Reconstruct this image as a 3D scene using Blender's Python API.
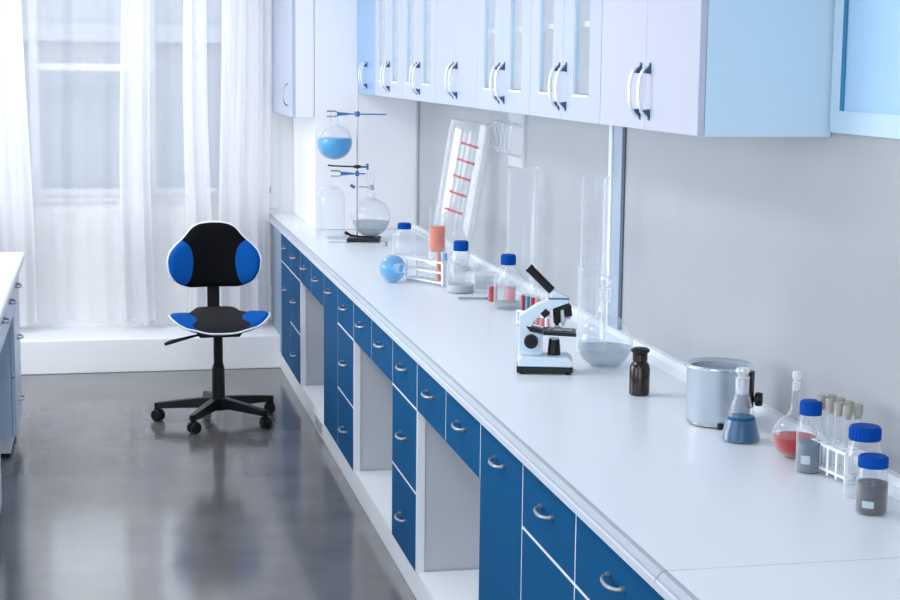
import bpy, bmesh, math, random
from mathutils import Vector, Matrix
from math import sin, cos, pi, radians as R
random.seed(7)
for o in list(bpy.data.objects): bpy.data.objects.remove(o)
S = bpy.context.scene
COL = S.collection

# ------------------------------------------------------------------ camera
cam = bpy.data.objects.new('camera', bpy.data.cameras.new('camera'))
COL.objects.link(cam)
cam.data.sensor_width = 36.0
cam.data.lens = 1634.0 / 900.0 * 36.0
cam.data.clip_start = 0.05
rot = Matrix(((0.97821671, 0.01949652, -0.20666872),
              (-0.20732007, 0.14216233, -0.96788856),
              (0.01051005, 0.98965133, 0.14310759)))
cam.matrix_world = Matrix.Translation((0, 0, 1.84)) @ rot.to_4x4()
S.camera = cam

# ------------------------------------------------------------------ world, lights, exposure
W = bpy.data.worlds.new('sky'); S.world = W; W.use_nodes = True
wn = W.node_tree.nodes; wn['Background'].inputs[0].default_value = (0.90, 0.95, 1.0, 1)
wn['Background'].inputs[1].default_value = 3.2
def area(name, loc, rotation, sx, sy, power, color):
    l = bpy.data.lights.new(name, 'AREA'); l.shape = 'RECTANGLE'; l.size = sx; l.size_y = sy
    l.energy = power; l.color = color
    o = bpy.data.objects.new(name, l); COL.objects.link(o)
    o.location = loc; o.rotation_euler = rotation
    return o
area('window_daylight_near', (-2.68, 1.6, 1.75), (0, R(-90), 0), 1.6, 3.2, 11, (0.90, 0.95, 1.0))
area('window_daylight_far', (-2.68, 6.8, 1.75), (0, R(-90), 0), 1.6, 3.2, 78, (0.98, 0.985, 1.0))
area('ceiling_panel_light_near', (-0.3, 1.4, 2.74), (0, 0, 0), 0.6, 1.2, 22, (0.93, 0.965, 1.0))  # added fill from above, unseen, brightens worktop and near cabinet side
area('ceiling_panel_light_middle', (-0.3, 4.9, 2.74), (0, 0, 0), 0.6, 1.2, 27, (0.97, 0.98, 1.0))  # added fill over the aisle, source out of view
area('ceiling_panel_light_far', (-0.3, 8.3, 2.74), (0, 0, 0), 0.6, 1.2, 21, (1.0, 0.99, 0.98))  # added fill for the window end, source out of view
area('rear_window_daylight', (-0.5, -1.40, 1.7), (R(90), 0, 0), 3.0, 1.5, 10, (0.74, 0.87, 1.0))
area('far_window_sky', (-0.4, 11.3, 3.6), (R(-55), 0, 0), 3.4, 1.6, 100, (1.0, 0.99, 0.98))
S.view_settings.view_transform = 'Standard'
S.view_settings.look = 'None'
S.view_settings.gamma = 1.0
S.view_settings.use_curve_mapping = False
S.view_settings.exposure = 0.0
S.cycles.use_denoising = True
S.cycles.max_bounces = 14
S.cycles.transparent_max_bounces = 24
S.cycles.sample_clamp_indirect = 6.0

# ------------------------------------------------------------------ materials
def mat(name, color, rough=0.5, metal=0.0, coat=0.0, noise=None, spec=0.5, bump=None, trans=0.0, ior=1.45):
    m = bpy.data.materials.new(name); m.use_nodes = True
    nt = m.node_tree; b = nt.nodes['Principled BSDF']
    b.inputs['Base Color'].default_value = (*color, 1)
    b.inputs['Roughness'].default_value = rough
    b.inputs['Metallic'].default_value = metal
    b.inputs['Coat Weight'].default_value = coat
    b.inputs['Specular IOR Level'].default_value = spec
    b.inputs['Transmission Weight'].default_value = trans
    b.inputs['IOR'].default_value = ior
    if noise or bump:
        tc = nt.nodes.new('ShaderNodeTexCoord')
    if noise:
        c2, scale, detail = noise
        n = nt.nodes.new('ShaderNodeTexNoise'); n.inputs['Scale'].default_value = scale
        n.inputs['Detail'].default_value = detail
        r = nt.nodes.new('ShaderNodeValToRGB')
        r.color_ramp.elements[0].position = 0.35; r.color_ramp.elements[1].position = 0.65
        r.color_ramp.elements[0].color = (*color, 1); r.color_ramp.elements[1].color = (*c2, 1)
        nt.links.new(tc.outputs['Object'], n.inputs['Vector'])
        nt.links.new(n.outputs['Fac'], r.inputs['Fac']); nt.links.new(r.outputs['Color'], b.inputs['Base Color'])
    if bump:
        scale, strength = bump
        n2 = nt.nodes.new('ShaderNodeTexNoise'); n2.inputs['Scale'].default_value = scale
        n2.inputs['Detail'].default_value = 4
        bp = nt.nodes.new('ShaderNodeBump'); bp.inputs['Strength'].default_value = strength
        bp.inputs['Distance'].default_value = 0.01
        nt.links.new(tc.outputs['Object'], n2.inputs['Vector'])
        nt.links.new(n2.outputs['Fac'], bp.inputs['Height']); nt.links.new(bp.outputs['Normal'], b.inputs['Normal'])
    return m

def glass_mat(name, tint=(0.97, 0.985, 1.0), edge=(0.95, 0.97, 1.0), body=0.06):
    """thin clear glassware: lets light through, whitens and mirrors at grazing edges"""
    m = bpy.data.materials.new(name); m.use_nodes = True
    nt = m.node_tree; nt.nodes.clear()
    out = nt.nodes.new('ShaderNodeOutputMaterial')
    tr = nt.nodes.new('ShaderNodeBsdfTransparent'); tr.inputs[0].default_value = (*tint, 1)
    gl = nt.nodes.new('ShaderNodeBsdfGlossy'); gl.inputs['Roughness'].default_value = 0.08
    df = nt.nodes.new('ShaderNodeBsdfDiffuse'); df.inputs[0].default_value = (*edge, 1)
    lw = nt.nodes.new('ShaderNodeLayerWeight'); lw.inputs['Blend'].default_value = 0.28
    pw = nt.nodes.new('ShaderNodeMath'); pw.operation = 'POWER'; pw.inputs[1].default_value = 1.6
    ad = nt.nodes.new('ShaderNodeMath'); ad.operation = 'MULTIPLY_ADD'
    ad.inputs[1].default_value = 0.95; ad.inputs[2].default_value = body; ad.use_clamp = True
    mx = nt.nodes.new('ShaderNodeMixShader'); m2 = nt.nodes.new('ShaderNodeMixShader')
    m2.inputs[0].default_value = 0.6
    nt.links.new(lw.outputs['Facing'], pw.inputs[0]); nt.links.new(pw.outputs[0], ad.inputs[0])
    nt.links.new(gl.outputs[0], m2.inputs[1]); nt.links.new(df.outputs[0], m2.inputs[2])
    nt.links.new(ad.outputs[0], mx.inputs[0])
    nt.links.new(tr.outputs[0], mx.inputs[1]); nt.links.new(m2.outputs[0], mx.inputs[2])
    nt.links.new(mx.outputs[0], out.inputs[0])
    return m

def liquid_mat(name, color, clear=0.45):
    m = bpy.data.materials.new(name); m.use_nodes = True
    nt = m.node_tree; nt.nodes.clear()
    out = nt.nodes.new('ShaderNodeOutputMaterial')
    tr = nt.nodes.new('ShaderNodeBsdfTransparent'); tr.inputs[0].default_value = (*[c ** 0.6 for c in color], 1)
    p = nt.nodes.new('ShaderNodeBsdfPrincipled'); p.inputs['Base Color'].default_value = (*color, 1)
    p.inputs['Roughness'].default_value = 0.3; p.inputs['Specular IOR Level'].default_value = 0.15
    p.inputs['Subsurface Weight'].default_value = 0.0
    mx = nt.nodes.new('ShaderNodeMixShader'); mx.inputs[0].default_value = 1 - clear
    nt.links.new(tr.outputs[0], mx.inputs[1]); nt.links.new(p.outputs[0], mx.inputs[2])
    nt.links.new(mx.outputs[0], out.inputs[0])
    return m

def curtain_mat(name, clear, color=(0.86, 0.86, 0.88)):
    m = bpy.data.materials.new(name); m.use_nodes = True
    nt = m.node_tree; nt.nodes.clear()
    out = nt.nodes.new('ShaderNodeOutputMaterial')
    tr = nt.nodes.new('ShaderNodeBsdfTransparent')
    tl = nt.nodes.new('ShaderNodeBsdfTranslucent'); tl.inputs[0].default_value = (*color, 1)
    df = nt.nodes.new('ShaderNodeBsdfDiffuse'); df.inputs[0].default_value = (*color, 1)
    a = nt.nodes.new('ShaderNodeMixShader'); a.inputs[0].default_value = 0.5
    b = nt.nodes.new('ShaderNodeMixShader'); b.inputs[0].default_value = clear
    nt.links.new(tl.outputs[0], a.inputs[1]); nt.links.new(df.outputs[0], a.inputs[2])
    nt.links.new(a.outputs[0], b.inputs[1]); nt.links.new(tr.outputs[0], b.inputs[2])
    nt.links.new(b.outputs[0], out.inputs[0])
    return m

M = dict(
 wall=mat('wall_paint', (0.38, 0.40, 0.425), 0.32, noise=((0.415, 0.435, 0.46), 1.2, 3), coat=0.15),
 whitewall=mat('white_wall_paint', (0.89, 0.90, 0.93), 0.55),
 lowwall=mat('window_wall_paint', (0.93, 0.95, 0.97), 0.5),
 ceiling=mat('ceiling_paint', (0.85, 0.87, 0.9), 0.8),
 floor=mat('polished_grey_floor', (0.125, 0.121, 0.124), 0.14, noise=((0.175, 0.17, 0.173), 2.6, 8), spec=0.75, bump=(30, 0.02)),
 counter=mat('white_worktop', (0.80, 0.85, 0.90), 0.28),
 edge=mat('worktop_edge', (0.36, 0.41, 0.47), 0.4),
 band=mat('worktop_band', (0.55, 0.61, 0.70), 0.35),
 frame=mat('window_frame_paint', (0.60, 0.62, 0.66), 0.5),  # backlit darkness of the white frame put into its colour
 white=mat('white_laminate', (0.82, 0.85, 0.90), 0.35),
 blue=mat('blue_laminate', (0.008, 0.084, 0.215), 0.42, spec=0.05, ior=1.18),
 sealblue=mat('teal_seal', (0.03, 0.24, 0.42), 0.5),  # colour of the shadow at the pane's edge
 filler=mat('slate_blue_laminate', (0.26, 0.35, 0.47), 0.4),
 greylam=mat('grey_white_laminate', (0.50, 0.53, 0.58), 0.4),  # white carcass greyed: shade on the kneehole sides is in the colour
 bluedoor=mat('pale_sky_laminate', (0.49, 0.55, 0.69), 0.32),
 gap=mat('dark_joint', (0.10, 0.12, 0.16), 0.6),
 postgrey=mat('blue_grey_metal_strip', (0.42, 0.50, 0.62), 0.35, 0.3),
 bluegrey=mat('grey_blue_laminate', (0.60, 0.74, 0.90), 0.30),
 paledoor=mat('pale_lavender_laminate', (0.53, 0.56, 0.68), 0.32),
 paleblue=mat('pale_blue_laminate', (0.60, 0.78, 0.93), 0.35),
 skyblue=mat('sky_blue_laminate', (0.26, 0.43, 0.70), 0.30),
 chrome=mat('brushed_chrome', (0.80, 0.82, 0.85), 0.18, 1.0),
 darkchrome=mat('dark_handle_metal', (0.42, 0.42, 0.45), 0.28, 1.0),
 dull=mat('dull_handle_metal', (0.36, 0.38, 0.42), 0.4, 0.7),
 bright=mat('bright_handle_metal', (0.85, 0.87, 0.92), 0.25, 0.35),
 capdark=mat('dark_blue_handle_end', (0.02, 0.09, 0.20), 0.3),
 steel=mat('brushed_steel', (0.60, 0.66, 0.73), 0.38, 0.75, noise=((0.54, 0.60, 0.67), 4, 2)),
 black=mat('black_plastic', (0.007, 0.007, 0.009), 0.40, spec=0.35),
 fabric=mat('black_fabric', (0.004, 0.004, 0.006), 0.9, spec=0.15, bump=(400, 0.25)),
 greyfabric=mat('dark_grey_fabric', (0.022, 0.020, 0.024), 0.9, spec=0.2, bump=(400, 0.25)),
 bluefabric=mat('blue_fabric', (0.004, 0.10, 0.42), 0.85, spec=0.1, bump=(400, 0.25)),
 piping=mat('white_piping', (0.85, 0.90, 0.95), 0.4),
 cap=mat('blue_screw_cap', (0.001, 0.062, 0.36), 0.5, spec=0.08),
 scope=mat('pale_blue_enamel', (0.66, 0.80, 0.92), 0.28),
 scopeblue=mat('navy_ring', (0.02, 0.05, 0.16), 0.3),
 amber=mat('brown_black_glass', (0.016, 0.008, 0.007), 0.14, coat=0.1),
 clampblue=mat('blue_clamp_metal', (0.03, 0.15, 0.42), 0.35),
 cork=mat('beige_stopper', (0.36, 0.35, 0.31), 0.75),
 plastic=mat('white_rack_plastic', (0.82, 0.86, 0.90), 0.4),
 red=mat('red_print', (0.70, 0.03, 0.05), 0.5),
 printgrey=mat('grey_print', (0.38, 0.40, 0.45), 0.5),
 label=mat('white_label', (0.48, 0.55, 0.62), 0.5),
 powder=mat('dark_grey_powder', (0.070, 0.075, 0.095), 0.8, noise=((0.10, 0.105, 0.125), 60, 3)),
 greyfill=mat('blue_grey_powder', (0.125, 0.17, 0.225), 0.7, noise=((0.16, 0.21, 0.27), 60, 3)),
 whitefill=mat('pale_grey_fill', (0.42, 0.47, 0.50), 0.6),
 glass=glass_mat('clear_glass'),
 frost=glass_mat('milky_clear_plastic', edge=(0.93, 0.94, 0.97), body=0.26),
 groundglass=glass_mat('ground_glass', edge=(0.90, 0.93, 0.97), body=0.5),
 window=glass_mat('window_glass', body=0.0),
 cabglass=mat('cabinet_glass', (0.36, 0.44, 0.54), 0.12, spec=0.7),
 bluepane=mat('frosted_blue_pane', (0.46, 0.70, 0.94), 0.22),
 lblue=liquid_mat('light_blue_liquid', (0.10, 0.50, 0.86), 0.30),
 pblue=liquid_mat('pale_blue_liquid', (0.20, 0.56, 0.84), 0.50),
 dblue=liquid_mat('deep_blue_liquid', (0.001, 0.10, 0.24), 0.08),
 lred=liquid_mat('red_liquid', (0.48, 0.003, 0.006), 0.06),
 coral=liquid_mat('coral_liquid', (0.92, 0.33, 0.22), 0.25),
 dred=liquid_mat('dark_red_liquid', (0.42, 0.01, 0.03), 0.15),
 pink=liquid_mat('pink_liquid', (0.80, 0.32, 0.36), 0.35),
 teal=liquid_mat('teal_liquid', (0.04, 0.30, 0.50), 0.25),
 water=liquid_mat('clear_liquid', (0.60, 0.65, 0.68), 0.78),
 sheer=curtain_mat('sheer_curtain_cloth', 0.58),
 drape=curtain_mat('gathered_curtain_cloth', 0.10),
 facade=mat('blue_grey_facade', (0.13, 0.165, 0.21), 0.8),
 facade_trim=mat('pale_facade_band', (0.16, 0.20, 0.245), 0.8),
 ground=mat('pale_paving', (0.34, 0.35, 0.36), 0.9),
 emis=None)
em = bpy.data.materials.new('lamp_diffuser'); em.use_nodes = True
em.node_tree.nodes['Principled BSDF'].inputs['Emission Color'].default_value = (0.95, 0.97, 1, 1)
em.node_tree.nodes['Principled BSDF'].inputs['Emission Strength'].default_value = 3
M['emis'] = em

# ------------------------------------------------------------------ mesh helpers
class MB:
    def __init__(s): s.v = []; s.f = []
    def add(s, vs, fs):
        n = len(s.v); s.v += [tuple(v) for v in vs]; s.f += [tuple(i + n for i in f) for f in fs]; return s
    def box(s, x0, x1, y0, y1, z0, z1):
        vs = [(x, y, z) for z in (z0, z1) for y in (y0, y1) for x in (x0, x1)]
        return s.add(vs, [(0,2,3,1),(4,5,7,6),(0,1,5,4),(1,3,7,5),(3,2,6,7),(2,0,4,6)])
    def lathe(s, prof, c=(0,0,0), n=40, mtx=None, closed=False):
        vs = []; fs = []; m = len(prof)
        for k in range(n):
            a = 2*pi*k/n
            for (r, z) in prof:
                p = Vector((r*cos(a), r*sin(a), z))
                if mtx: p = mtx @ p
                vs.append(p + Vector(c))
        for k in range(n):
            k2 = (k+1) % n
            for i in range(m-1 if not closed else m):
                j = (i+1) % m
                fs.append((k*m+i, k2*m+i, k2*m+j, k*m+j))
        return s.add(vs, fs)
    def tube(s, pts, r, n=10, caps=True):
        pts = [Vector(p) for p in pts]; rs = r if isinstance(r, (list, tuple)) else [r]*len(pts)
        vs = []; fs = []; up = None
        for i, p in enumerate(pts):
            t = (pts[min(i+1, len(pts)-1)] - pts[max(i-1, 0)]).normalized()
            if up is None:
                up = Vector((0,0,1)) if abs(t.z) < 0.9 else Vector((1,0,0))
            a = t.cross(up).normalized(); b = a.cross(t).normalized(); up = b
            for k in range(n):
                q = 2*pi*k/n; vs.append(p + (a*cos(q) + b*sin(q))*rs[i])
        for i in range(len(pts)-1):
            for k in range(n):
                k2 = (k+1) % n; fs.append((i*n+k, i*n+k2, (i+1)*n+k2, (i+1)*n+k))
        if caps:
            fs.append(tuple(range(n-1, -1, -1))); fs.append(tuple((len(pts)-1)*n+k for k in range(n)))
        return s.add(vs, fs)
    def prism(s, poly, d0, d1, axis='y'):
        n = len(poly); vs = []
        for d in (d0, d1):
            for (a, b) in poly:
                vs.append((a, d, b) if axis == 'y' else (d, a, b) if axis == 'x' else (a, b, d))
        fs = [tuple(range(n-1, -1, -1)), tuple(range(n, 2*n))] + [(i, (i+1) % n, (i+1) % n+n, i+n) for i in range(n)]
        return s.add(vs, fs)
    def build(s, name, m, parent=None, bevel=0, smooth=False, loc=None, seg=2):
        me = bpy.data.meshes.new(name); me.from_pydata(s.v, [], s.f)
        bm = bmesh.new(); bm.from_mesh(me)
        bmesh.ops.remove_doubles(bm, verts=bm.verts, dist=1e-6)
        bmesh.ops.recalc_face_normals(bm, faces=bm.faces); bm.to_mesh(me); bm.free()
        o = bpy.data.objects.new(name, me); COL.objects.link(o)
        me.materials.append(m)
        if smooth:
            for p in me.polygons: p.use_smooth = True
            if not bevel: me.set_sharp_from_angle(angle=R(38))
        if bevel:
            b = o.modifiers.new('bevel', 'BEVEL'); b.width = bevel; b.segments = seg; b.limit_method = 'ANGLE'
        if parent is not None: o.parent = parent
        if loc: o.location = loc
        return o

def tag(o, label, cat, group=None):
    o['label'] = label; o['category'] = cat
    if group: o['group'] = group
    return o
def thing(name, label, cat, loc=(0,0,0), rz=0, group=None):
    o = bpy.data.objects.new(name, None); COL.objects.link(o); o.empty_display_size = 0.05
    o.location = loc; o.rotation_euler = (0, 0, rz)
    return tag(o, label, cat, group)
def struct(name, mb, m, bevel=0):
    o = mb.build(name, m, bevel=bevel); o['kind'] = 'structure'; return o
def Bx(*a): return MB().box(*a)
def arc_prof(r, cz, a0, a1, n=14):
    return [(r*cos(R(a0+(a1-a0)*i/n)), cz + r*sin(R(a0+(a1-a0)*i/n))) for i in range(n+1)]
def pathlabel(o, text): o['label'] = text; return o

# ------------------------------------------------------------------ room shell
XW, YF, XL, YB, ZC = 1.76, 10.25, -2.75, -1.5, 2.8
struct('floor', Bx(XL-.1, XW+.1, YB-.1, YF+.15, -.1, 0), M['floor'])
struct('ceiling', Bx(XL-.1, XW+.1, YB-.1, YF+.15, ZC, ZC+.1), M['ceiling'])
struct('wall_right', Bx(XW, XW+.1, YB-.1, YF+.15, 0, ZC), M['wall'])
# window wall at the far end, opening x -1.75..0.93, z 1.0..2.62
w = MB(); w.box(XL, XW, YF, YF+.15, 0, 1.0); w.box(XL, XW, YF, YF+.15, 2.62, ZC)
w.box(XL, -1.75, YF, YF+.15, 1.0, 2.62); w.box(.93, XW, YF, YF+.15, 1.0, 2.62)
struct('wall_far', w, M['lowwall'])
fr = MB()
fr.box(-1.75, .93, YF+.03, YF+.09, 1.0, 1.05); fr.box(-1.75, .93, YF+.03, YF+.09, 2.57, 2.62)
for x in (-1.75, -.42, .28, .88): fr.box(x, x+.05, YF+.03, YF+.09, 1.05, 2.57)
fr.box(-.37, .28, YF+.035, YF+.085, 1.775, 1.815)
struct('window_1', fr, M['frame'], .004)
struct('window_2', Bx(-1.70, .88, YF+.055, YF+.060, 1.05, 2.57), M['window'])
struct('trim_1', Bx(-1.80, .96, YF-.035, YF+.03, .975, 1.0), M['frame'], .004)
# left wall with two windows, rear wall with one window
w = MB()
w.box(XL-.1, XL, YB, YF, 0, .95); w.box(XL-.1, XL, YB, YF, 2.55, ZC)
for a, b in ((YB, 0), (3.2, 4.7), (7.9, YF)): w.box(XL-.1, XL, a, b, .95, 2.55)
struct('wall_left', w, M['whitewall'])
for n, (a, b) in ((3, (0, 3.2)), (4, (4.7, 7.9))):
    fr = MB()
    for y in (a, (a+b)/2-.025, b-.05): fr.box(XL-.07, XL-.02, y, y+.05, .95, 2.55)
    fr.box(XL-.07, XL-.02, a, b, .95, 1.0); fr.box(XL-.07, XL-.02, a, b, 2.5, 2.55)
    struct('window_%d' % n, fr, M['whitewall'])
w = MB(); w.box(XL, XW, YB-.1, YB, 0, .95); w.box(XL, XW, YB-.1, YB, 2.45, ZC)
w.box(XL, -2.0, YB-.1, YB, .95, 2.45); w.box(1.0, XW, YB-.1, YB, .95, 2.45)
struct('wall_back', w, M['whitewall'])
struct('baseboard_far', Bx(XL, XW, 9.765, YF, 0, .20), M['lowwall'], .006)
# column in the far right corner and the wall strips
struct('wall_corner', Bx(1.17, XW, 9.17, YF, .901, ZC), M['whitewall'], .004)
struct('trim_2', Bx(1.75, XW, 9.125, 9.165, .9, 1.67), M['printgrey'], .002)
struct('trim_3', Bx(1.744, XW, 5.490, 5.525, .9, 1.67), M['white'], .002)
struct('trim_4', Bx(1.750, XW, 5.396, 5.489, .9, 1.67), M['postgrey'], .002)
struct('trim_6', Bx(1.754, XW, 5.374, 5.3955, .9, 1.67), M['gap'], .001)
struct('trim_5', MB().prism([(1.70, .9), (XW, .9), (XW, .928), (1.742, .926), (1.728, .912)], 1.2, 9.17), M['counter'])
struct('baseboard_right', Bx(1.037, 1.055, 1.2, 9.76, 0, .098), M['white'], .002)

# ------------------------------------------------------------------ outside the window
t = thing('office_building', 'blue-grey building seen through the sheer curtain and far window', 'building', (0, 19.5, 0))
Bx(-14, 14, 0, 4, -.5, 3.6).build('facade', M['facade'], t)
Bx(-14, 14, -.25, 0, 2.05, 2.25).build('ledge', M['facade_trim'], t)
struct('ground', Bx(-30, 30, YF+.2, 40, -.6, -.5), M['ground'])

# ------------------------------------------------------------------ worktops
def worktop(y0, y1, label):
    t = thing('worktop', label, 'worktop', (0, y0, 0))
    L = y1 - y0
    MB().prism([(1.73, .9), (1.026, .9), (1.026, .864), (1.73, .864)], 0, L).build('top_slab', M['counter'], t)
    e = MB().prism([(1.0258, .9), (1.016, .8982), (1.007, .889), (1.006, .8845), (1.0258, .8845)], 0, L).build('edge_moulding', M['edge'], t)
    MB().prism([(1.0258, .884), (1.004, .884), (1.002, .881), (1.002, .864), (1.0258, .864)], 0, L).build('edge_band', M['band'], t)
    return t
worktop(2.822, YF, 'long white worktop on the blue cupboards, running from the joint to the window wall')
worktop(1.2, 2.818, 'near end piece of white worktop at the bottom right, past the joint')

# ------------------------------------------------------------------ base cabinets (right)
def drawer_handle(parent, y, z, x=0.0, sgn=-1, m='dull'):
    h = MB(); pts = []
    for i in range(9):
        a = pi*i/8
        pts.append((x + sgn*(0.004 + .022*sin(a)**.8), y - .050*cos(a), z - .004*sin(a)))
    h.tube(pts, [.0045]*9, 8)
    for yy in (y-.050, y+.050): h.tube([(x, yy, z), (x+sgn*.008, yy, z)], .0065, 10)
    return h.build('handle', M[m], parent, smooth=True)
def front(parent, kind, ya, yb, za, zb, m, x=0.0, hz=None, sgn=-1, hm='dull'):
    g = .004
    a, b = (x, x+.018) if sgn < 0 else (x-.018, x)
    d = Bx(a, b, ya+g, yb-g, za, zb).build(kind, M[m], parent, .0015)
    drawer_handle(d, (ya+yb)/2, hz, x, sgn, hm)
    return d
P477 = .477
def by(k): return 3.44 + P477*k
XD = 1.030     # door face
G3 = 'blue three drawer units along the right wall'
def closed_body(t, wd, dz=.75):
    b = MB()
    b.box(.0195, .64, .0, wd, .10, .858)              # carcass behind the fronts
    j = MB(); j.box(.0008, .0195, .0002, .0036, .10, .858); j.box(.0008, .0195, wd-.0036, wd-.0002, .10, .858)
    for z in (.672, .378): j.box(.0012, .0195, .0037, wd-.0037, z-.0038, z+.0038)
    j.build('edge_trim', M['white'], t)
    return b
def drawer_unit(ya, yb, label, group=G3, strip=True):
    t = thing('drawer_unit', label, 'drawer unit', (XD, ya, 0), group=group); wd = yb-ya
    closed_body(t, wd).build('carcass', M['greylam'], t)
    if strip: MB().box(.003, .030, -.005, -.0005, .10, .855).build('edge_strip', M['white'], t, .001)
    front(t, 'drawer', 0, wd, .677, .856, 'blue', hz=.777)
    front(t, 'drawer', 0, wd, .383, .667, 'blue', hz=.530)
    front(t, 'drawer', 0, wd, .102, .373, 'blue', hz=.232)
    return t
def tall_unit(ya, yb, label, split=False):
    t = thing('tall_cupboard', label, 'cupboard', (XD, ya, 0)); wd = yb-ya
    b = MB(); b.box(.0195, .64, 0, wd, .10, .858)
    b.box(.0008, .0195, .0002, .0036, .10, .858); b.box(.0008, .0195, wd-.0036, wd-.0002, .10, .858)
    if split: b.box(.002, .0195, 0, wd, .6685, .6755)
    b.build('carcass', M['white'], t)
    if split:
        front(t, 'drawer', 0, wd, .677, .856, 'blue', hz=.777)
        front(t, 'door', 0, wd, .102, .667, 'blue', hz=.535)
    else:
        front(t, 'door', 0, wd, .102, .856, 'blue', hz=.783)
    return t
def bay_unit(k, label):
    ya, yb = by(k), by(k+2)
    t = thing('kneehole_unit', label, 'kneehole unit', (XD, ya, 0), group='open kneeholes under pairs of blue drawers'); wd = yb-ya
    b = MB()
    b.box(.0195, .60, .001, wd-.006, .675, .858)          # drawer boxes
    b.box(.008, .64, .001, wd-.006, .085, .103)          # base panel
    b.box(.622, .64, .001, wd-.006, .103, .675)          # back panel
    for y in (.0005, wd/2-.0035, wd-.0085): b.box(.0008, .0195, y, y+.0034 if y != wd/2-.0035 else y+.007, .678, .858)
    b.build('carcass', M['white'], t)
    front(t, 'drawer', 0, wd/2, .675, .856, 'blue', hz=.777)
    front(t, 'drawer', wd/2, wd-.004, .675, .856, 'blue', hz=.777)
    return t
drawer_unit(2.83, 3.44, 'blue drawer unit nearest the camera, its bow handle at the bottom right', strip=False)
drawer_unit(by(0), by(1), 'blue drawer unit between the nearest tall blue cupboard and the bottom right drawers', strip=False)
tall_unit(by(1), by(2), 'tall blue cupboard with one long door, nearest the camera')
bay_unit(2, 'open kneehole under two blue drawers, nearest the camera')
drawer_unit(by(4), by(5), 'blue three drawer unit standing between the nearest and the middle open kneeholes')
bay_unit(5, 'open kneehole under two blue drawers, middle one of three')
drawer_unit(by(7), by(8), 'blue three drawer unit on the window side of the middle open kneehole')
tall_unit(by(8), by(9), 'far tall blue cupboard with one long door beside the farthest kneehole')
bay_unit(9, 'open kneehole under two blue drawers, nearest the window wall')
drawer_unit(by(11), by(12), 'blue three drawer unit on the window side of the farthest kneehole')
tall_unit(by(12), by(13), 'farthest blue cupboard, a drawer above one door, near the window wall', True)
tag(Bx(XD+.004, XD+.03, by(13)+.002, 10.18, .102, .862).build('filler_panel', M['filler'], bevel=.001),
    'narrow grey-blue filler panel between the last blue cupboard and window wall', 'panel')
t = thing('plinth_vent', 'small grey vent in the white plinth below the farthest kneehole', 'vent', (1.037, 7.95, 0))
Bx(-.004, -.0005, -.17, .17, .012, .088).build('vent_frame', M['white'], t, .001)
Bx(-.006, -.004, -.13, .13, .022, .078).build('grille', M['printgrey'], t)

# ------------------------------------------------------------------ left bench
t = thing('side_worktop', 'white worktop corner of the bench cut by the left edge', 'worktop', (0, 0, 0))
MB().prism([(-1.55, .864), (-1.55, .9), (-.390, .9), (-.382, .893), (-.382, .868), (-.386, .864)], 4.8, 8.26).build('top_slab', M['counter'], t)
GL = 'grey-blue units of the left bench'
def left_unit(ya, yb, label, closed=True):
    t = thing('bench_unit', label, 'drawer unit', (-.412, ya, 0), group=GL); wd = yb-ya
    b = MB()
    if closed:
        b.box(-.6, -.0195, 0, wd, .10, .858)
    else:
        b.box(-.6, -.0195, .001, wd-.006, .675, .858); b.box(-.6, -.58, .001, wd-.006, .10, .675)
    b.build('carcass', M['bluegrey'], t)
    if closed:
        front(t, 'drawer', 0, wd, .677, .856, 'bluegrey', hz=.775, sgn=1, hm='darkchrome')
        front(t, 'drawer', 0, wd, .383, .667, 'bluegrey', hz=.530, sgn=1, hm='darkchrome')
        front(t, 'drawer', 0, wd, .102, .373, 'bluegrey', hz=.232, sgn=1, hm='darkchrome')
        Bx(-.58, -.03, .01, wd-.01, .02, .10).build('plinth', M['white'], t)
        Bx(-.58, -.035, .012, wd-.012, 0, .02).build('foot_rail', M['black'], t)
    else:
        front(t, 'drawer', 0, wd-.006, .675, .856, 'bluegrey', hz=.775, sgn=1, hm='darkchrome')
    return t
left_unit(7.69, 8.23, 'grey-blue drawer unit standing at the window end of the left bench')
left_unit(7.15, 7.69, 'single grey-blue drawer hung beside the end unit of the left bench', False)
left_unit(6.61, 7.15, 'single grey-blue drawer right at the left edge of the picture', False)
left_unit(5.2, 6.5, 'near drawer unit of the left bench')

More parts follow.
